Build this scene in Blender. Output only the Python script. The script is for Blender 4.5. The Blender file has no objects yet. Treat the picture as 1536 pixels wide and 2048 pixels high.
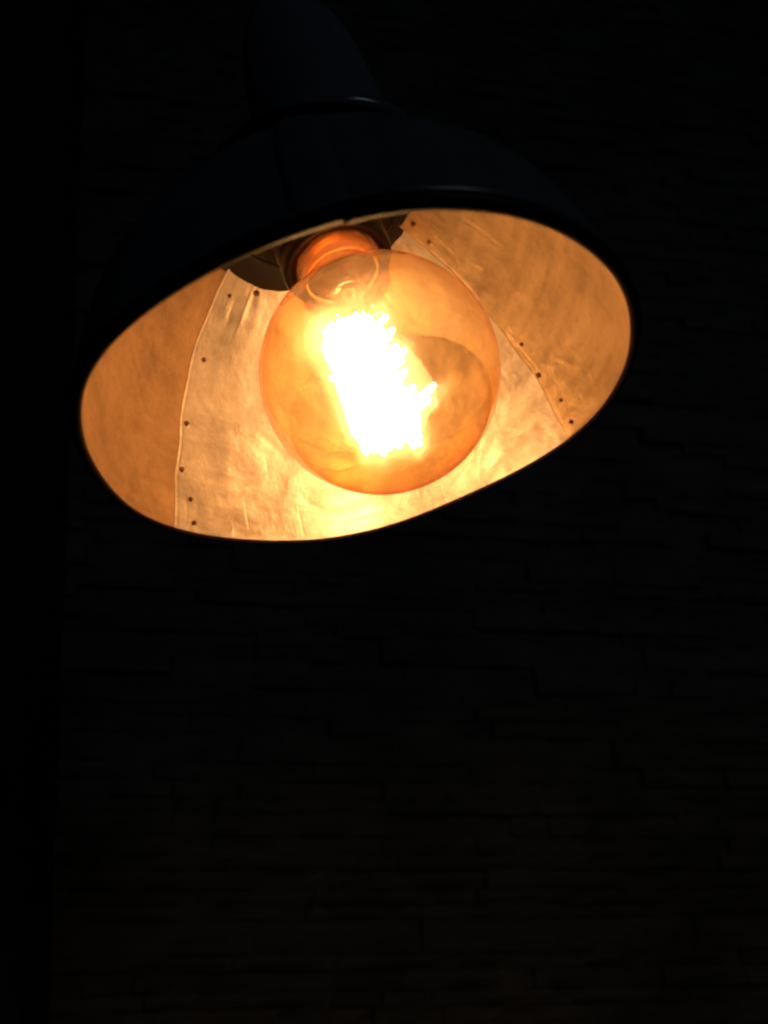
import bpy, bmesh, math, random
from mathutils import Vector, Matrix, noise

random.seed(7)
sc = bpy.context.scene
col = sc.collection
PI = math.pi

# ------------------------------------------------------------------ camera
PITCH = math.radians(24.5)
CAM = Vector((0.0, 0.0, 1.55))
cd = bpy.data.cameras.new('camera')
cam = bpy.data.objects.new('camera', cd)
col.objects.link(cam)
cam.location = CAM
cam.rotation_euler = (PI / 2 + PITCH, 0, 0)
cd.sensor_fit = 'VERTICAL'
cd.sensor_height = 34.6
cd.lens = 34.6 * 1539.0 / 2048.0
cd.clip_start = 0.01
cd.clip_end = 60
cd.dof.use_dof = True
cd.dof.focus_distance = 0.44
cd.dof.aperture_fstop = 26.0 / 4.6      # a phone-sized aperture
sc.camera = cam

# ------------------------------------------------------------------ world, lamps, exposure
w = bpy.data.worlds.new('World')
sc.world = w
w.use_nodes = True
bg = w.node_tree.nodes['Background']
bg.inputs[0].default_value = (0.45, 0.62, 1.0, 1)
bg.inputs[1].default_value = 0.0035

ld = bpy.data.lights.new('room_light', 'AREA')
ld.shape = 'RECTANGLE'
ld.size, ld.size_y = 0.5, 0.22
ld.energy = 0.80
ld.color = (0.80, 0.90, 0.92)
lo = bpy.data.objects.new('room_light', ld)
col.objects.link(lo)
lo.location = (0.95, -1.0, 2.25)
lo.rotation_euler = (Vector((0.0, 1.0, 1.6)) - lo.location).to_track_quat('-Z', 'Y').to_euler()

vs = sc.view_settings
vs.view_transform = 'Standard'
vs.look = 'None'
vs.exposure = 0.0
vs.gamma = 1.0
vs.use_curve_mapping = False
sc.render.engine = 'CYCLES'
cy = sc.cycles
cy.max_bounces = 10
cy.transparent_max_bounces = 16
cy.transmission_bounces = 8
cy.glossy_bounces = 6
cy.diffuse_bounces = 4
cy.use_denoising = True
cy.pixel_filter_type = 'BLACKMAN_HARRIS'
cy.filter_width = 2.3
cy.sample_clamp_indirect = 6.0
cy.blur_glossy = 0.3
cy.caustics_reflective = True
cy.caustics_refractive = True

FIL = 45.0          # radiance of the glowing filament

# ------------------------------------------------------------------ lamp frame (metres; R = rim radius)
R = 0.137
def c2w(v):
    """camera axes (right, down, forward) to world axes"""
    x, y, z = v
    return Vector((x, z * math.cos(PITCH) + y * math.sin(PITCH), z * math.sin(PITCH) - y * math.cos(PITCH)))
AX = c2w((-0.23430754, -0.88374591, 0.40508411)).normalized()      # up along the shade
AU = c2w((0.97216253, -0.21299764, 0.09763209)).normalized()       # towards the right
AV = AX.cross(AU).normalized()
if AV.y < 0: AV = -AV                                              # away from the camera
ORG = CAM + c2w((-0.05462025, -0.32803106, 2.85407478)) * R        # centre of the rim
LAMP = Matrix.Translation(ORG) @ Matrix((AU, AV, AX)).transposed().to_4x4() @ Matrix.Scale(1.0, 4)
# local lamp axes: x right, y away, z up, unit = metres

HARM = [-0.0007, -0.0004, -0.0011, 0.0009, -0.002, 0.0104, 0.0019, 0.0035, 0.0115, 0.0025, 0.0073, -0.0065, -0.0024]
def rimfac(th, t):
    k = 1.0 + HARM[0]
    for i in range(1, 7):
        k += HARM[2 * i - 1] * math.cos(i * th) + HARM[2 * i] * math.sin(i * th)
    f = max(0.0, 1 - t / 0.7) if t > 0 else 1.0
    return 1 + (k - 1) * f * f

PROF = [(0.0, 1.0), (0.135, 0.983), (0.27, 0.958), (0.45, 0.908), (0.64, 0.832), (0.81, 0.738), (0.96, 0.622), (1.09, 0.49), (1.16, 0.40)]
def prof(t):
    P = PROF
    if t <= P[0][0]: return P[0][1]
    for i in range(len(P) - 1):
        if t <= P[i + 1][0]:
            p0 = P[max(i - 1, 0)]; p1 = P[i]; p2 = P[i + 1]; p3 = P[min(i + 2, len(P) - 1)]
            h = p2[0] - p1[0]; s = (t - p1[0]) / h
            m1 = (p2[1] - p0[1]) / (p2[0] - p0[0]) * h
            m2 = (p3[1] - p1[1]) / (p3[0] - p1[0]) * h
            return ((2*s**3-3*s*s+1)*p1[1] + (s**3-2*s*s+s)*m1 + (-2*s**3+3*s*s)*p2[1] + (s**3-s*s)*m2)
    return P[-1][1]
FLAT = [(0.3, 0.0), (0.45, 0.012), (0.6, 0.055), (0.75, 0.115), (0.9, 0.165), (1.05, 0.20), (1.3, 0.20)]
def flat(t, th):
    """the bowl is beaten flatter on the side towards the camera"""
    q = max(0.0, -math.sin(th))
    if q == 0 or t <= FLAT[0][0]: return 1.0
    for (a, x), (b, y) in zip(FLAT, FLAT[1:]):
        if t <= b: return 1 - q * q * (3 - 2 * q) * (x + (y - x) * (t - a) / (b - a))
    return 1 - q * q * (3 - 2 * q) * FLAT[-1][1]
def shift(t):
    """the hand-made shade leans: its top sits to the right of the rim's axis"""
    return 0.13 * max(0.0, (t - 1.05)) / 0.3 if t < 1.35 else 0.13
def shell_pt(t, th, off=0.0):
    """point on the shade, off = outwards in rim radii"""
    dt = 0.01
    dr = (prof(t + dt) - prof(max(t - dt, 0))) / (dt + min(dt, max(t, 0)) + 1e-9)
    nl = math.hypot(1, dr)
    nr, nt = 1 / nl, -dr / nl
    r = prof(t) * rimfac(th, t) * flat(t, th) + off * nr
    return Vector((math.cos(th) * r, math.sin(th) * r, t + off * nt)) * R

# ------------------------------------------------------------------ helpers
def link(name, bm, mat, parent=None, smooth=True):
    me = bpy.data.meshes.new(name)
    bmesh.ops.recalc_face_normals(bm, faces=bm.faces)
    bm.to_mesh(me); bm.free()
    if smooth:
        for p in me.polygons: p.use_smooth = True
    o = bpy.data.objects.new(name, me)
    col.objects.link(o)
    if mat: me.materials.append(mat)
    if parent: o.parent = parent
    return o

def lathe(bm, pts, n=96, cx=0.0, cy=0.0, closed=False, fac=None):
    """pts: (radius, z[, xshift]) in metres"""
    rings = []
    for p in pts:
        r, z = p[0], p[1]
        sx = p[2] if len(p) > 2 else 0.0
        if r < 1e-6:
            rings.append([bm.verts.new((cx + sx, cy, z))])
        else:
            rings.append([bm.verts.new((cx + sx + r * math.cos(2*PI*i/n), cy + r * math.sin(2*PI*i/n), z)) for i in range(n)])
    seq = list(zip(rings, rings[1:]))
    if closed: seq.append((rings[-1], rings[0]))
    for a, b in seq:
        for i in range(n):
            j = (i + 1) % n
            if len(a) == 1 and len(b) == 1: continue
            if len(a) == 1: bm.faces.new((a[0], b[i], b[j]))
            elif len(b) == 1: bm.faces.new((a[i], a[j], b[0]))
            else: bm.faces.new((a[i], a[j], b[j], b[i]))

def tube(bm, pts, rad, n=8, cyclic=False):
    pts = [Vector(p) for p in pts]
    m = len(pts)
    rings = []
    prev = None
    for i, p in enumerate(pts):
        if cyclic: d = pts[(i + 1) % m] - pts[i - 1]
        else: d = pts[min(i + 1, m - 1)] - pts[max(i - 1, 0)]
        d.normalize()
        if prev is None:
            a = d.orthogonal().normalized()
        else:
            a = (prev - d * prev.dot(d)).normalized()
        prev = a
        b = d.cross(a)
        rr = rad(i / max(m - 1, 1)) if callable(rad) else rad
        rings.append([bm.verts.new(p + (a * math.cos(2*PI*k/n) + b * math.sin(2*PI*k/n)) * rr) for k in range(n)])
    pairs = list(zip(rings, rings[1:]))
    if cyclic: pairs.append((rings[-1], rings[0]))
    for A, B in pairs:
        for k in range(n):
            l = (k + 1) % n
            bm.faces.new((A[k], A[l], B[l], B[k]))
    if not cyclic:
        bm.faces.new(rings[0][::-1]); bm.faces.new(rings[-1])

def new_mat(name):
    m = bpy.data.materials.new(name)
    m.use_nodes = True
    nt = m.node_tree
    return m, nt, nt.nodes, nt.links, nt.nodes['Principled BSDF']

def node(nt, typ, **kw):
    n = nt.nodes.new(typ)
    for k, v in kw.items():
        if k.startswith('i_'):
            n.inputs[k[2:].replace('_', ' ')].default_value = v
        else:
            setattr(n, k, v)
    return n

def ramp(nt, stops, src=None):
    r = nt.nodes.new('ShaderNodeValToRGB')
    e = r.color_ramp.elements
    while len(e) < len(stops): e.new(0.5)
    for i, (p, c) in enumerate(stops):
        e[i].position = p
        e[i].color = (c, c, c, 1) if not isinstance(c, tuple) else (*c, 1)
    if src: nt.links.new(src, r.inputs[0])
    return r

# ------------------------------------------------------------------ materials
def mat_panel(seed, tone):
    m, nt, N, L, P = new_mat('aged_sheet_metal')
    uv = node(nt, 'ShaderNodeUVMap')
    def mapped(sx, sy, ox=0.0, rot=0.0):
        mp = node(nt, 'ShaderNodeMapping')
        mp.inputs['Scale'].default_value = (sx, sy, 1)
        mp.inputs['Location'].default_value = (ox + seed * 3.7, seed * 1.9, 0)
        mp.inputs['Rotation'].default_value = (0, 0, rot)
        L.new(uv.outputs[0], mp.inputs['Vector'])
        return mp
    def nz(mp, scale, detail=4.0, rough=0.55, dist=0.0):
        n = node(nt, 'ShaderNodeTexNoise')
        n.inputs['Scale'].default_value = scale
        n.inputs['Detail'].default_value = detail
        n.inputs['Roughness'].default_value = rough
        n.inputs['Distortion'].default_value = dist
        L.new(mp.outputs[0], n.inputs['Vector'])
        return n
    big = nz(mapped(1, 1), 4.5, 6, 0.62, 0.3)        # patina clouds
    fine = nz(mapped(1, 1, 5), 26, 5, 0.65)          # speckle
    streak = nz(mapped(0.7, 9, 2, 0.10), 2.2, 5, 0.6, 0.2)   # rolling marks along the sheet
    scr = nz(mapped(3.2, 0.35, 9, 0.5), 11, 3, 0.5, 0.4)     # short scratches
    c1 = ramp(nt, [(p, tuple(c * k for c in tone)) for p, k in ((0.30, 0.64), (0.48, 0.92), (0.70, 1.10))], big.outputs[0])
    c2 = ramp(nt, [(0.3, 0.62), (0.55, 1.0)], streak.outputs[0])
    c3 = ramp(nt, [(0.33, 0.72), (0.5, 1.0)], fine.outputs[0])
    mx = node(nt, 'ShaderNodeMix', data_type='RGBA', blend_type='MULTIPLY'); mx.inputs[0].default_value = 0.30
    L.new(c1.outputs[0], mx.inputs[6]); L.new(c2.outputs[0], mx.inputs[7])
    mx2 = node(nt, 'ShaderNodeMix', data_type='RGBA', blend_type='MULTIPLY'); mx2.inputs[0].default_value = 0.45
    L.new(mx.outputs[2], mx2.inputs[6]); L.new(c3.outputs[0], mx2.inputs[7])
    L.new(mx2.outputs[2], P.inputs['Base Color'])
    rr = ramp(nt, [(0.3, 0.30), (0.7, 0.50)], streak.outputs[0])
    L.new(rr.outputs[0], P.inputs['Roughness'])
    P.inputs['Metallic'].default_value = 0.72
    # dents, creases and scratches
    sharp = ramp(nt, [(0.64, 0.0), (0.74, 1.0)], scr.outputs[0])
    b1 = node(nt, 'ShaderNodeBump'); b1.inputs['Strength'].default_value = 0.34; b1.inputs['Distance'].default_value = 0.004
    L.new(big.outputs[0], b1.inputs['Height'])
    b2 = node(nt, 'ShaderNodeBump'); b2.inputs['Strength'].default_value = 0.07; b2.inputs['Distance'].default_value = 0.0012
    L.new(fine.outputs[0], b2.inputs['Height']); L.new(b1.outputs[0], b2.inputs['Normal'])
    b3 = node(nt, 'ShaderNodeBump'); b3.inputs['Strength'].default_value = 0.22; b3.inputs['Distance'].default_value = 0.0006
    L.new(sharp.outputs[0], b3.inputs['Height']); L.new(b2.outputs[0], b3.inputs['Normal'])
    L.new(b3.outputs[0], P.inputs['Normal'])
    return m

def mat_simple(name, colr, rough, metal=0.0, noise_amt=0.25, scale=60.0, bump=0.1, coat=0.0):
    m, nt, N, L, P = new_mat(name)
    tc = node(nt, 'ShaderNodeTexCoord')
    n = node(nt, 'ShaderNodeTexNoise')
    n.inputs['Scale'].default_value = scale; n.inputs['Detail'].default_value = 5
    L.new(tc.outputs['Object'], n.inputs['Vector'])
    lo_ = tuple(c * (1 - noise_amt) for c in colr); hi_ = tuple(min(1, c * (1 + noise_amt)) for c in colr)
    r = ramp(nt, [(0.3, lo_), (0.7, hi_)], n.outputs[0])
    L.new(r.outputs[0], P.inputs['Base Color'])
    P.inputs['Roughness'].default_value = rough
    P.inputs['Metallic'].default_value = metal
    P.inputs['Coat Weight'].default_value = coat
    if bump:
        b = node(nt, 'ShaderNodeBump'); b.inputs['Strength'].default_value = bump; b.inputs['Distance'].default_value = 0.002
        L.new(n.outputs[0], b.inputs['Height']); L.new(b.outputs[0], P.inputs['Normal'])
    return m

def mat_glass(name, tint, f0, haze, veil, cloud=True, glossrough=0.03, f0_in=None):
    """thin blown glass wall: tinted see-through, surface reflection, dusty haze that adds a glow round the filament"""
    m = bpy.data.materials.new(name); m.use_nodes = True
    nt = m.node_tree; L = nt.links; nt.nodes.clear()
    out = node(nt, 'ShaderNodeOutputMaterial')
    lw = node(nt, 'ShaderNodeLayerWeight'); lw.inputs[0].default_value = 0.5
    cosv = node(nt, 'ShaderNodeMath', operation='SUBTRACT'); cosv.inputs[0].default_value = 1.0
    L.new(lw.outputs['Facing'], cosv.inputs[1])
    cmax = node(nt, 'ShaderNodeMath', operation='MAXIMUM'); cmax.inputs[1].default_value = 0.075
    L.new(cosv.outputs[0], cmax.inputs[0])
    inv = node(nt, 'ShaderNodeMath', operation='DIVIDE'); inv.inputs[0].default_value = 1.0
    L.new(cmax.outputs[0], inv.inputs[1])
    comb = node(nt, 'ShaderNodeCombineColor')
    for i in range(3):                                   # longer path through the wall, deeper colour
        p = node(nt, 'ShaderNodeMath', operation='POWER'); p.inputs[0].default_value = tint[i]
        L.new(inv.outputs[0], p.inputs[1]); L.new(p.outputs[0], comb.inputs[i])
    tr = node(nt, 'ShaderNodeBsdfTransparent'); L.new(comb.outputs[0], tr.inputs[0])
    # haze
    rf = node(nt, 'ShaderNodeBsdfRefraction', distribution='GGX')
    rf.inputs['Roughness'].default_value = 0.55; rf.inputs['IOR'].default_value = 1.22
    L.new(comb.outputs[0], rf.inputs[0])
    tl = node(nt, 'ShaderNodeBsdfTranslucent'); tl.inputs[0].default_value = (tint[0], tint[1] * 0.9, tint[2] * 0.8, 1)
    hz = node(nt, 'ShaderNodeMixShader'); hz.inputs[0].default_value = veil
    L.new(rf.outputs[0], hz.inputs[1]); L.new(tl.outputs[0], hz.inputs[2])
    mh = node(nt, 'ShaderNodeMixShader')
    if cloud:
        tc = node(nt, 'ShaderNodeTexCoord')
        n = node(nt, 'ShaderNodeTexNoise'); n.inputs['Scale'].default_value = 38; n.inputs['Detail'].default_value = 6; n.inputs['Roughness'].default_value = 0.6
        L.new(tc.outputs['Object'], n.inputs['Vector'])
        r = ramp(nt, [(0.3, haze * 0.35), (0.7, haze * 1.7)], n.outputs[0])
        L.new(r.outputs[0], mh.inputs[0])
    else:
        mh.inputs[0].default_value = haze
    L.new(tr.outputs[0], mh.inputs[1]); L.new(hz.outputs[0], mh.inputs[2])
    gl = node(nt, 'ShaderNodeBsdfGlossy'); gl.inputs['Roughness'].default_value = glossrough
    pw = node(nt, 'ShaderNodeMath', operation='POWER'); pw.inputs[1].default_value = 5.0
    L.new(lw.outputs['Facing'], pw.inputs[0])
    ml = node(nt, 'ShaderNodeMath', operation='MULTIPLY_ADD'); ml.inputs[1].default_value = 0.75 * (1 - f0); ml.inputs[2].default_value = f0
    L.new(pw.outputs[0], ml.inputs[0])
    mg = node(nt, 'ShaderNodeMixShader')
    if f0_in is not None:                                # the mirror-like coating is on the outside only
        geo = node(nt, 'ShaderNodeNewGeometry')
        mr = node(nt, 'ShaderNodeMapRange'); mr.inputs['To Min'].default_value = f0; mr.inputs['To Max'].default_value = f0_in
        L.new(geo.outputs['Backfacing'], mr.inputs['Value']); L.new(mr.outputs[0], ml.inputs[2])
    L.new(ml.outputs[0], mg.inputs[0]); L.new(mh.outputs[0], mg.inputs[1]); L.new(gl.outputs[0], mg.inputs[2])
    L.new(mg.outputs[0], out.inputs[0])
    return m

M_paint = mat_simple('dark_blue_paint', (0.036, 0.044, 0.056), 0.34, 0.0, 0.25, 45, 0.12)
M_cap = mat_simple('blue_grey_cap_paint', (0.058, 0.063, 0.085), 0.22, 0.0, 0.2, 60, 0.10)
M_cup = mat_simple('dark_brown_cup', (0.018, 0.012, 0.010), 0.30, 0.0, 0.4, 70, 0.15)  # dark brown, also painting in the shade of a deeper cup
M_black = mat_simple('black_socket_plastic', (0.004, 0.0036, 0.0035), 0.45, 0.0, 0.2, 90, 0.05)
M_black.node_tree.nodes['Principled BSDF'].inputs['Specular IOR Level'].default_value = 0.15
M_rivet = mat_simple('tarnished_rivet', (0.34, 0.18, 0.10), 0.36, 0.75, 0.4, 300, 0.2)
M_bead = mat_simple('rolled_rim_worn_paint', (0.010, 0.005, 0.003), 0.5, 0.0, 0.3, 80, 0.1)
M_bead.node_tree.nodes['Principled BSDF'].inputs['Specular IOR Level'].default_value = 0.09
M_brass = mat_simple('brass_screw_base', (0.55, 0.36, 0.16), 0.32, 1.0, 0.2, 150, 0.05)
M_wire = mat_simple('nickel_wire', (0.6, 0.56, 0.5), 0.25, 1.0, 0.1, 200, 0.0)
M_amber = mat_glass('amber_glass', (0.985, 0.865, 0.635), 0.38, 0.115, 0.20, f0_in=0.045)
M_neck = mat_glass('thick_amber_neck_glass', (0.94, 0.47, 0.17), 0.14, 0.24, 0.6)
M_clear = mat_glass('clear_stem_glass', (0.97, 0.95, 0.92), 0.24, 0.42, 0.8, cloud=False)  # heavy haze put in to make the stem glow
M_highlight = mat_simple('stem_highlight_white', (0.62, 0.60, 0.57), 0.25, 0.0, 0.2, 300, 0.1)  # white put in for the bright highlight on the stem
M_flare = mat_simple('sealed_glass_edge', (0.50, 0.30, 0.12), 0.2, 0.0, 0.3, 200, 0.05)
M_fil = bpy.data.materials.new('glowing_filament'); M_fil.use_nodes = True
_nt = M_fil.node_tree; _nt.nodes.clear()
_o = node(_nt, 'ShaderNodeOutputMaterial'); _e = node(_nt, 'ShaderNodeEmission')
_e.inputs[0].default_value = (1.0, 0.555, 0.25, 1); _e.inputs[1].default_value = FIL
_nt.links.new(_e.outputs[0], _o.inputs[0])

def mat_stone():
    m, nt, N, L, P = new_mat('dark_ledger_stone')
    tc = node(nt, 'ShaderNodeTexCoord')
    mp = node(nt, 'ShaderNodeMapping'); mp.inputs['Scale'].default_value = (1, 1, 3.0)
    L.new(tc.outputs['Object'], mp.inputs['Vector'])
    n = node(nt, 'ShaderNodeTexNoise'); n.inputs['Scale'].default_value = 9; n.inputs['Detail'].default_value = 8; n.inputs['Roughness'].default_value = 0.65
    L.new(mp.outputs[0], n.inputs['Vector'])
    n2 = node(nt, 'ShaderNodeTexNoise'); n2.inputs['Scale'].default_value = 2.2; n2.inputs['Detail'].default_value = 3
    L.new(tc.outputs['Object'], n2.inputs['Vector'])
    r = ramp(nt, [(0.3, (0.068, 0.068, 0.055)), (0.7, (0.16, 0.157, 0.125))], n.outputs[0])
    r2 = ramp(nt, [(0.35, 0.6), (0.65, 1.0)], n2.outputs[0])
    mx = node(nt, 'ShaderNodeMix', data_type='RGBA', blend_type='MULTIPLY'); mx.inputs[0].default_value = 1.0
    L.new(r.outputs[0], mx.inputs[6]); L.new(r2.outputs[0], mx.inputs[7])
    L.new(mx.outputs[2], P.inputs['Base Color'])
    P.inputs['Roughness'].default_value = 0.85
    b = node(nt, 'ShaderNodeBump'); b.inputs['Strength'].default_value = 0.7; b.inputs['Distance'].default_value = 0.01
    L.new(n.outputs[0], b.inputs['Height']); L.new(b.outputs[0], P.inputs['Normal'])
    return m
M_stone = mat_stone()
M_post = mat_simple('dark_stained_wood', (0.018, 0.018, 0.017), 0.7, 0.0, 0.4, 25, 0.3)

# ------------------------------------------------------------------ stone wall behind the lamp
def stone_wall():
    bm = bmesh.new()
    rnd = random.Random(21)
    X0, X1, Z0, Z1 = -2.0, 2.3, -0.4, 4.2
    z = Z0
    def block(x0, x1, z0, z1, d):
        nx = max(2, int((x1 - x0) / 0.035)); nz = max(2, int((z1 - z0) / 0.022))
        g = []
        tx, tz = rnd.uniform(-.012, .012), rnd.uniform(-.10, .10)
        for j in range(nz + 1):
            row = []
            for i in range(nx + 1):
                x = x0 + (x1 - x0) * i / nx; zz = z0 + (z1 - z0) * j / nz
                e = d + (x - x0) * tx + (zz - z0) * tz
                e += 0.009 * noise.noise((x * 14 + d * 900, zz * 30, d * 50)) + 0.006 * noise.noise((x * 45, zz * 70, d * 80))
                if i in (0, nx) or j in (0, nz): e -= 0.004
                xe = x; ze = zz
                if j in (0, nz): ze += 0.0045 * noise.noise((x * 22, d * 400, j))
                row.append(bm.verts.new((xe, -e, ze)))
            g.append(row)
        for j in range(nz):
            for i in range(nx):
                bm.faces.new((g[j][i], g[j][i+1], g[j+1][i+1], g[j+1][i]))
        loop = g[0] + [r[-1] for r in g[1:]] + g[-1][-2::-1] + [r[0] for r in g[-2:0:-1]]
        back = [bm.verts.new((v.co.x, 0.002, v.co.z)) for v in loop]
        for k in range(len(loop)):
            l = (k + 1) % len(loop)
            bm.faces.new((loop[l], loop[k], back[k], back[l]))
    while z < Z1:
        h = rnd.choice([0.022, 0.03, 0.036, 0.042, 0.05])
        x = X0 - rnd.uniform(0, 0.1)
        while x < X1:
            L_ = rnd.choice([0.07, 0.11, 0.16, 0.2, 0.24, 0.3]) * rnd.uniform(.9, 1.15)
            if h > 0.04 and rnd.random() < 0.28:      # two thin ledges in one course
                c = h * rnd.uniform(.4, .6)
                block(x, x + L_ - .0015, z, z + c - .0012, rnd.uniform(.008, .03))
                block(x, x + L_ - .0015, z + c, z + h - .0012, rnd.uniform(.008, .03))
            else:
                block(x, x + L_ - .0015, z, z + h - .0012, rnd.uniform(.008, .032))
            x += L_
        z += h
    # mortar bed behind
    vs_ = [bm.verts.new(p) for p in ((X0 - .1, 0, Z0), (X1 + .4, 0, Z0), (X1 + .4, 0, Z1), (X0 - .1, 0, Z1), (X0 - .1, .12, Z0), (X1 + .4, .12, Z0), (X1 + .4, .12, Z1), (X0 - .1, .12, Z1))]
    for f in ((0, 1, 2, 3), (5, 4, 7, 6), (4, 0, 3, 7), (1, 5, 6, 2), (3, 2, 6, 7), (4, 5, 1, 0)):
        bm.faces.new([vs_[i] for i in f])
    o = link('stone_wall', bm, M_stone, None, smooth=False)
    o.location = (-0.30, 1.42, 0)
    o.rotation_euler = (0, 0, math.radians(7))
    o['label'] = 'dark wall of stacked rough stone strips behind the lamp'
    o['category'] = 'wall'
    o['kind'] = 'thing'
    return o
wall = stone_wall()

def post():
    bm = bmesh.new()
    bmesh.ops.create_cube(bm, size=1.0, matrix=Matrix.Diagonal((0.5, 0.16, 4.6, 1)))
    bmesh.ops.bevel(bm, geom=bm.edges[:], offset=0.008, segments=2, affect='EDGES')
    o = link('wooden_post', bm, M_post, None, smooth=False)
    o.location = (-0.805, 1.22, 1.9)
    o.rotation_euler = (0, math.radians(-7.5), math.radians(7))
    o['label'] = 'black upright post standing before the stone wall, left of the lamp'
    o['category'] = 'post'
post()

# ------------------------------------------------------------------ the lamp
lamp = bpy.data.objects.new('pendant_lamp', None)
lamp.empty_display_size = 0.05
col.objects.link(lamp)
lamp.matrix_world = LAMP
lamp['label'] = 'lit pendant lamp with dark blue bowl shade, riveted metal lining and amber globe bulb'
lamp['category'] = 'lamp'

T_TOP = 1.13
# outer shell: bowl from rim up to the shoulder under the neck cap
def outer_shell():
    bm = bmesh.new()
    n = 160
    rows = []
    ts = [0.0, .03, .08, .15, .25, .35, .45, .55, .65, .75, .85, .93, 1.0, 1.06, 1.11]
    def ring(f): return [bm.verts.new(f(2 * PI * i / n)) for i in range(n)]
    for t in ts:
        rows.append(ring(lambda th: shell_pt(t, th, 0.024) + Vector((shift(t) * R, 0, 0))))
    for (r, t) in ((.44, 1.165), (.40, 1.20), (.37, 1.215), (.32, 1.222)):
        rows.append(ring(lambda th: Vector((math.cos(th) * r + shift(t), math.sin(th) * r, t)) * R))
    for (r, t) in ((.315, 1.21), (.36, 1.20), (.42, 1.155)):
        rows.append(ring(lambda th: Vector((math.cos(th) * r + shift(t), math.sin(th) * r, t)) * R))
    for t in reversed(ts):
        rows.append(ring(lambda th: shell_pt(t, th, 0.014) + Vector((shift(t) * R, 0, 0))))
    rows.append(rows[0])
    for a, b in zip(rows, rows[1:]):
        for i in range(n):
            j = (i + 1) % n
            bm.faces.new((a[i], a[j], b[j], b[i]))
    return link('shade', bm, M_paint, lamp)
shade = outer_shell()

# overlap strap on the outside of the shell, where the sheet is joined
def strap():
    bm = bmesh.new()
    g = []
    for t in [i * 1.08 / 24 for i in range(25)]:
        row = []
        for k, (a, off) in enumerate(((-100, .020), (-99.6, .032), (-98, .035), (-94, .035), (-91.4, .031), (-91, .023))):
            row.append(bm.verts.new(shell_pt(t, math.radians(a), off) + Vector((shift(t) * R, 0, 0))))
        g.append(row)
    for a, b in zip(g, g[1:]):
        for k in range(5): bm.faces.new((a[k], a[k+1], b[k+1], b[k]))
    bm.faces.new(g[0]); bm.faces.new(g[-1][::-1])
    return link('seam_strap', bm, M_paint, shade)
strap()

# rolled rim
def bead():
    bm = bmesh.new()
    n, k = 200, 14
    a0, a1 = math.radians(-93), math.radians(-93 + 368)
    rows = []
    for i in range(n + 1):
        s = i / n
        th = a0 + (a1 - a0) * s
        near = min(1.0, max(0.0, 0.35 - math.sin(th)))
        c = shell_pt(0.0, th, 0.003 + 0.011 * near + 0.008 * s * near) + Vector((0, 0, 0.006 * near * R))
        er = Vector((math.cos(th), math.sin(th), 0)); ez = Vector((0, 0, 1))
        rad = (0.010 + 0.0145 * near) * R * (1 + 0.06 * math.sin(th * 9 + 1) * math.sin(th * 4))
        rows.append([bm.verts.new(c + (er * math.cos(2*PI*q/k) + ez * math.sin(2*PI*q/k)) * rad) for q in range(k)])
    for a, b in zip(rows, rows[1:]):
        for q in range(k):
            l = (q + 1) % k
            bm.faces.new((a[q], a[l], b[l], b[q]))
    bm.faces.new(rows[0][::-1]); bm.faces.new(rows[-1])
    return link('rolled_rim', bm, M_bead, shade)
bead()

# ridge added just above the rim to catch a highlight
def ridge():
    bm = bmesh.new()
    n = 160
    pts = [shell_pt(0.034, 2 * PI * i / n, 0.026) for i in range(n)]
    tube(bm, pts, 0.0125 * R, 12, cyclic=True)
    return link('highlight_ridge', bm, M_cap, shade)
ridge()

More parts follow.
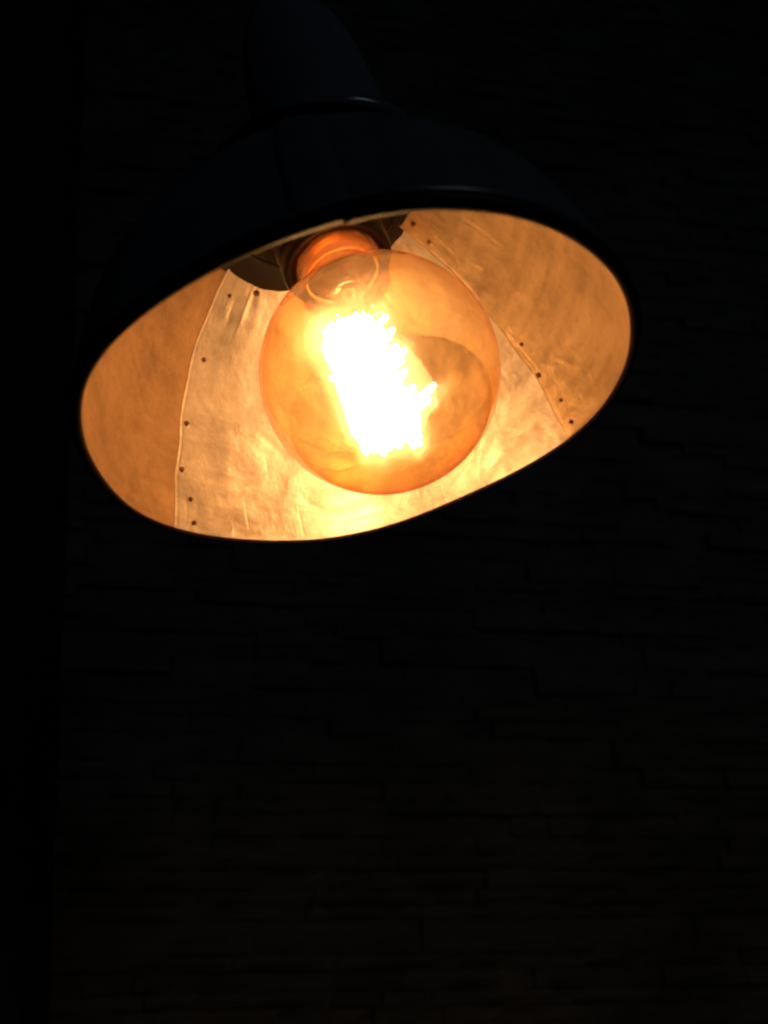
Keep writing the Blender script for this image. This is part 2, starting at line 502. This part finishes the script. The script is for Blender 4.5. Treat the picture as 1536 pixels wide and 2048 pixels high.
# three riveted lining panels
def panel(a_lo, a_hi, seed, tone, hem):
    bm = bmesh.new()
    uvl = bm.loops.layers.uv.new('UVMap')
    nt_, na = 110, 190
    rnd = random.Random(seed)
    g, gb = [], []
    def wob(t):                                      # the hand-cut edge is not a ruler line
        return math.radians(0.35 * math.sin(t * 9 + seed) + 0.25 * math.sin(t * 23 + 2 * seed))
    def off_at(a, t):
        """inner surface: hem raised along the free (upper) edge, tucked in at the other"""
        e = a_hi - a
        d = 0.0
        if e < 0.030: d += hem * math.exp(-((e - 0.012) / 0.009) ** 2)
        s = max(0.0, 1 - (e / 0.30)); d += (0.006 if hem > 0.002 else 0.0045) * s
        lo_e = a - a_lo
        d -= 0.002 * max(0.0, 1 - lo_e / 0.1)
        x = math.cos(a) * 2.2; y = math.sin(a) * 2.2
        edge = max(0.25, min(1.0, (a_hi - a) / 0.3, (a - a_lo - 0.05) / 0.3))
        d += 0.006 * edge * noise.noise((x * 1.1 + seed, y * 1.1, t * 2.2)) + 0.0034 * edge * noise.noise((x * 3.2 + seed, y * 3.2, t * 6))
        fade = max(0.0, min(1.0, (a_hi - a - 0.05) / 0.14, (a - a_lo - 0.16) / 0.14))
        for (ca, ct, dirn, ln, wd, am) in dents:
            u_ = (a - ca) * 0.9; v_ = t - ct
            p_ = u_ * math.cos(dirn) + v_ * math.sin(dirn); q_ = -u_ * math.sin(dirn) + v_ * math.cos(dirn)
            d += fade * am * math.exp(-(p_ / ln) ** 2 - (q_ / wd) ** 2)
        return -d
    dents = []
    for _ in range(26):
        dents.append((rnd.uniform(a_lo, a_hi), rnd.uniform(.08, 1.05), rnd.gauss(1.0, .5), rnd.uniform(.03, .10), rnd.uniform(.008, .018), rnd.choice((-1, 1)) * rnd.uniform(.0012, .0042)))
    as_ = []
    for i in range(na + 1):
        s = i / na
        as_.append(a_lo + (a_hi - a_lo) * (1 - (1 - s) ** 1.9))
    for j in range(nt_ + 1):
        t = T_TOP * j / nt_
        row, rb = [], []
        for i, a in enumerate(as_):
            th = a + wob(t) * max(0, 1 - (a_hi - a) / 0.15)
            o_ = off_at(a, t)
            row.append((bm.verts.new(shell_pt(t + 0.002, th, o_)), (a * 0.9, t)))
            rb.append((bm.verts.new(shell_pt(t + 0.002, th, o_ + 0.0055)), (a * 0.9, t)))
        g.append(row); gb.append(rb)
    def quad(*vv):
        f = bm.faces.new([v[0] for v in vv])
        for lp, v in zip(f.loops, vv): lp[uvl].uv = v[1]
    for j in range(nt_):
        for i in range(na):
            quad(g[j][i], g[j+1][i], g[j+1][i+1], g[j][i+1])
            quad(gb[j][i], gb[j][i+1], gb[j+1][i+1], gb[j+1][i])
        quad(g[j][0], gb[j][0], gb[j+1][0], g[j+1][0])
        quad(g[j][na], g[j+1][na], gb[j+1][na], gb[j][na])
    for i in range(na):
        quad(g[0][i], g[0][i+1], gb[0][i+1], gb[0][i])
        quad(g[nt_][i], gb[nt_][i], gb[nt_][i+1], g[nt_][i+1])
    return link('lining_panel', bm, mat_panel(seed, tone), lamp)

def rivet(par, t, a, size=1.0, sunk=False):
    bm = bmesh.new()
    p = shell_pt(t, a, -0.012)
    q = shell_pt(t, a, -0.050)
    nrm = (q - p).normalized()
    rot = nrm.to_track_quat('Z', 'Y').to_matrix()
    pts = [(0.0, .0021), (.0007, .0019), (.0013, .0013), (.0017, .0003), (.0022, -.0002), (.0023, -.0012)]
    rings = []
    n = 14
    for r, z in pts:
        if r == 0: rings.append([bm.verts.new(p + rot @ Vector((0, 0, z)) * size)])
        else: rings.append([bm.verts.new(p + rot @ (Vector((r * math.cos(2*PI*i/n), r * math.sin(2*PI*i/n), z)) * size)) for i in range(n)])
    for A, B in zip(rings, rings[1:]):
        for i in range(n):
            j = (i + 1) % n
            if len(A) == 1: bm.faces.new((A[0], B[i], B[j]))
            else: bm.faces.new((A[i], A[j], B[j], B[i]))
    return link('rivet', bm, M_rivet, par)

def from_pixel(px, py):
    """where the sight line through a photo pixel meets the shade: height t and angle, used once to read off rivet spacing"""
    F = 1539.0
    d = c2w(((px - 768) / F, (py - 1024) / F, 1.0)).normalized()
    inv = LAMP.inverted()
    o = inv @ CAM; dl = (inv.to_3x3() @ d)
    best = None
    s = 0.30
    prev = None
    while s < 0.75:
        P = (o + dl * s) / R
        r = math.hypot(P.x, P.y)
        if P.z > 0:
            f = prof(min(P.z, 1.15)) * rimfac(math.atan2(P.y, P.x), P.z) - r
            if prev is not None and prev > 0 and f <= 0:
                return P.z, math.atan2(P.y, P.x)
            prev = f
        s += 0.0008
    return None

D = math.radians
pA = panel(D(28.5) - 0.10, D(148.0), 1, (0.74, 0.67, 0.60), 0.0015)       # middle panel facing the camera, toned paler to paint in its stronger light
pB = panel(D(-92.0) - 0.10, D(28.5), 2, (0.58, 0.42, 0.26), 0.0008)       # right panel, browner patina tone that also paints in weaker light
pC = panel(D(148.0) - 0.10, D(268.0), 3, (0.56, 0.365, 0.21), 0.003)      # left panel, browner patina tone, standing in for dimmer light as well
for px, py, s in ((457,592,.8),(512,587,1.25),(405,720,1.),(370,848,1.05),(360,940,1.15),(378,1000,.9),(385,1047,1.)):
    q = from_pixel(px, py)
    if q: rivet(pA, q[0], q[1], s * .68)
for px, py, s in ((1045,688,.85),(1080,750,1.15),(1125,800,.7),(1145,843,.9),(862,483,.85),(828,447,1.1)):
    q = from_pixel(px, py)
    if q: rivet(pB, q[0], q[1], s * .68)
for t in (.12, .30, .48, .66, .84, 1.0):
    rivet(pC, t, D(262), 1.0)

# neck: cup inside the top of the shade, cap above it
def cup():
    bm = bmesh.new()
    sh = lambda t: shift(t) * R
    prof_ = [(.515, 1.082), (.475, 1.098), (.435, 1.116), (.40, 1.138), (.36, 1.160), (.30, 1.17), (.20, 1.172), (.0, 1.172)]
    lathe(bm, [(r * R, t * R, sh(t) * 0.6) for r, t in prof_], 96)
    # pressed rings in the cup
    for (r, t) in ((.40, 1.136), (.33, 1.164)):
        pts = [Vector((math.cos(2*PI*i/64) * r * R + sh(t) * .6, math.sin(2*PI*i/64) * r * R, t * R)) for i in range(64)]
        tube(bm, pts, 0.010 * R, 8, cyclic=True)
    return link('socket_cup', bm, M_cup, lamp)
cup()

def neck_cap():
    bm = bmesh.new()
    c = 0.15 * R
    P = [(.0, 1.205), (.352, 1.205), (.382, 1.213), (.400, 1.233), (.398, 1.255), (.374, 1.272), (.345, 1.280), (.330, 1.295), (.322, 1.33), (.314, 1.45), (.305, 1.62), (.294, 1.80),
         (.280, 1.96), (.255, 2.12), (.21, 2.25), (.145, 2.335), (.08, 2.37), (.04, 2.38)]
    lathe(bm, [(r * R, t * R, c - 0.03 * R * max(0, t - 1.3)) for r, t in P], 96)
    return link('neck_cap', bm, M_cap, lamp)
cap = neck_cap()

def stem_pipe():
    bm = bmesh.new()
    c = Vector((0.15 * R - 0.03 * R * 1.05, 0, 2.36 * R))
    inv = LAMP.inverted().to_3x3()
    up = inv @ Vector((0, 0, 1))
    pts = [c, c + Vector((0, 0, .08 * R)), c + Vector((0, 0, .22 * R)) + up * .02 * R]
    p = pts[-1].copy()
    for i in range(1, 40):
        s = min(1, i / 6)
        d = (Vector((0, 0, 1)) * (1 - s) + up * s).normalized()
        p = p + d * 0.05
        pts.append(p.copy())
    tube(bm, pts, 0.035 * R, 14)
    return link('hanging_cord', bm, M_black, lamp)
stem_pipe()

# ------------------------------------------------------------------ bulb
S = Vector((0.0861 * R, -0.0134 * R, 0.189 * R))        # centre of the globe
K = Vector((0.030 * R, 0.0, 1.02 * R))                  # socket
bz = (K - S).normalized()
bx = Vector((1, 0, 0)); bx = (bx - bz * bx.dot(bz)).normalized()
by = bz.cross(bx)
BM = Matrix.Translation(S) @ Matrix((bx, by, bz)).transposed().to_4x4()
RB = 0.455 * R
# globe of amber glass, z up the bulb's own axis
def globe():
    bm = bmesh.new()
    pts = []
    for i in range(0, 61):
        a = -PI / 2 + (PI / 2 + math.radians(59)) * i / 60
        r = RB * math.cos(a); z = RB * math.sin(a)
        pts.append((max(r, 0), z))
    r0, z0 = pts[-1]
    rn = 0.182 * R
    # fillet into the neck
    for i in range(1, 13):
        s = i / 12
        h = 0.13 * R
        zz = z0 + h * s
        slope0 = -math.tan(math.radians(59)) * h
        m = (2*s**3-3*s*s+1) * r0 + (s**3-2*s*s+s) * slope0 + (-2*s**3+3*s*s) * rn
        pts.append((m, zz))
    pts.append((rn * 0.985, pts[-1][1] + 0.05 * R))
    pts.append((rn * 0.96, pts[-1][1] + 0.03 * R))
    lathe(bm, pts, 128)
    zn = z0 + 0.055 * R
    bm.faces.ensure_lookup_table()
    for f in bm.faces:
        if f.calc_center_median().z > zn: f.material_index = 1
    o = link('light_bulb', bm, M_amber, lamp)
    o.data.materials.append(M_neck)
    o.matrix_local = BM
    o['label'] = 'amber glass globe bulb with glowing cage filament'
    return o, pts[-1][1]
bulb, ZN = globe()

def socket():
    bm = bmesh.new()
    rn = 0.182 * R
    P = [(0, .96), (.168, .96), (.170, .90), (.212, .880), (.226, .885), (.232, .90), (.234, .95), (.225, .965), (.225, 1.00), (.234, 1.015), (.234, 1.07), (.20, 1.14), (.16, 1.16), (0, 1.16)]
    zoff = ZN - 0.915 * R
    lathe(bm, [(r * R, t * R + zoff) for r, t in P], 80)
    o = link('lamp_socket', bm, M_black, lamp)
    o.matrix_local = BM
    return o
socket()

def brass_base():
    bm = bmesh.new()
    pts = [(0, ZN - .012 * R), (.11 * R, ZN - .012 * R), (.148 * R, ZN - .004 * R), (.150 * R, ZN + .015 * R), (.13 * R, ZN + .03 * R), (0, ZN + .03 * R)]
    lathe(bm, pts, 64)
    o = link('screw_base', bm, M_brass, bulb)
brass_base()

def glass_stem():
    bm = bmesh.new()
    # flared foot sealed to the neck, narrowing to a tube, press and a long centre rod with a button
    zt = ZN - 0.03 * R
    P = [(.150, 0), (.147, -.028), (.120, -.055), (.075, -.085), (.055, -.12), (.048, -.17), (.045, -.22), (.030, -.25), (.016, -.27), (.013, -.34), (.013, -.80), (.022, -.815), (.024, -.83), (.0, -.845)]
    lathe(bm, [(r * R, zt + z * R) for r, z in P], 48)
    rb = bmesh.new()
    arc = [Vector((math.cos(a) * .056 * R, math.sin(a) * .056 * R, zt - (.125 + .02 * math.sin(a * 2)) * R)) for a in [-0.9 + 5.0 * i / 40 for i in range(41)]]
    tube(rb, arc, lambda f: (.010 + .007 * math.sin(f * PI)) * R, 10)
    arc = [Vector((math.cos(a) * .026 * R, math.sin(a) * .026 * R, zt - .150 * R)) for a in [2 * PI * i / 30 for i in range(30)]]
    tube(rb, arc, .010 * R, 8, cyclic=True)
    link('stem_highlight', rb, M_highlight, bulb)  # opaque white rings added to stand in for the stem's highlight
    fb = bmesh.new()
    tube(fb, [Vector((math.cos(2*PI*i/72) * .150 * R, math.sin(2*PI*i/72) * .150 * R, zt - .050 * R)) for i in range(72)], .0065 * R, 8, cyclic=True)
    link('glass_flare', fb, M_flare, bulb)
    ring = [Vector((math.cos(2*PI*i/40) * .060 * R, math.sin(2*PI*i/40) * .060 * R, zt - .135 * R)) for i in range(40)]
    tube(bm, ring, .014 * R, 10, cyclic=True)  # ring added to give the stem a bright band
    return link('glass_stem', bm, M_clear, bulb)
glass_stem()

Z_CT, Z_CB = 0.225 * R, -0.262 * R       # filament cage, top and bottom
def cage_pt(i, n, z, rad, tw=0.0):
    a = 2 * PI * i / n + tw
    return Vector((math.cos(a) * rad, math.sin(a) * rad, z))
def filament():
    bm = bmesh.new()
    rnd = random.Random(5)
    nst = 38
    ends = []
    for i in range(nst):
        a = 2 * PI * i / nst
        top = (i % 2 == 0)
        ends.append((a, top))
    path = []
    for i in range(nst):
        z0 = Z_CT if i % 2 == 0 else Z_CB
        z1 = -z0 + (Z_CT + Z_CB)
        tw0, tw1 = (0.0, 0.62)
        def pt(s, k):
            z = z0 + (z1 - z0) * s
            f = (z - Z_CB) / (Z_CT - Z_CB)
            a = 2 * PI * (k + s) / nst * 1.0 + 0.62 * (1 - f)
            r = (0.092 + 0.002 * (1 - f) + 0.010 * math.sin(k * 2.4)) * R
            r *= 1 + 0.05 * math.sin(s * PI)
            if s < .12 or s > .88:                       # loops hooked outwards, some of them sagging well out
                q = math.cos(a - 0.35)
                e = max(0.0, math.sin(k * 2.1)) ** 2
                r *= 1.06 + (0.55 * e * max(0.0, q) if f < .5 else 0.10 * e)
                z -= 0.02 * R * e * (f < .5)
            elif k in (7, 8, 9, 40):                     # one strand has slipped off its hook
                r *= 1 + 0.35 * math.sin(s * PI) ** 6 * max(0.0, math.cos(a - 0.2))
            return Vector((math.cos(a) * r, math.sin(a) * r, z + rnd.uniform(-.004, .004) * R))
        for q in range(0, 9):
            path.append(pt(q / 9.0, i))
    OFF = Vector((-0.052 * R, 0, 0))
    tube(bm, [p + OFF for p in path], 0.0150 * R, 7)  # strands thicker than real ones, standing in for bloom
    # loose loops added to shape the ragged edge of the blaze
    loops = []
    for k in range(15):                                   # short ragged ones all down the right side
        z = .20 - .43 * k / 14
        reach = .008 + .060 * (k / 14) + rnd.uniform(-.025, .03)
        loops.append((.085, z, .100 + reach, z + rnd.uniform(.005, .055), rnd.uniform(-.07, .02)))
    loops += [(.08, -.205, .222, -.125, -.03), (.07, -.22, .175, -.195, -.05), (.02, -.275, .095, -.340, -.02), (.05, .01, .165, .055, -.04),
              (.05, .205, .085, .250, -.03), (-.09, .02, -.128, .03, -.02), (-.08, .21, -.075, .245, .0)]
    for (x0, z0, x1, z1, yy) in loops:
        pts = []
        for q in range(13):
            f = q / 12
            e = math.sin(f * PI) ** 0.7
            pts.append(Vector((x0 + (x1 - x0) * e, yy + .013 * math.cos(f * PI), z0 + (z1 - z0) * e + .010 * math.cos(f * PI))) * R + OFF)
        tube(bm, pts, 0.0115 * R, 7)
    return link('filament', bm, M_fil, bulb)
filament()

def supports():
    for k, (z, n) in enumerate(((Z_CT + .012 * R, 7), (Z_CB - .012 * R, 7))):
        bm = bmesh.new()
        for i in range(n):
            a = 2 * PI * i / n + .3 + k
            tube(bm, [(0, 0, z), (math.cos(a) * .075 * R, math.sin(a) * .075 * R, z + (.02 if k == 0 else -.02) * R),
                      (math.cos(a) * .108 * R, math.sin(a) * .108 * R, z)], .0028 * R, 6)
        link('support_wires', bm, M_wire, bulb)
    for sgn in (-1, 1):
        bm = bmesh.new()
        z1 = ZN - .26 * R
        tube(bm, [(sgn * .03 * R, 0, z1), (sgn * .045 * R, .01 * R, z1 - .06 * R), (sgn * .10 * R, .02 * R, z1 - .14 * R), (sgn * .105 * R, .01 * R, Z_CT)], .005 * R, 8)
        bmesh.ops.create_uvsphere(bm, u_segments=14, v_segments=10, radius=.013 * R, matrix=Matrix.Translation((sgn * .075 * R, .0, z1 - .005 * R)))  # bead added in place of a bright reflection by the lead
        link('lead_wire', bm, M_wire, bulb)
supports()
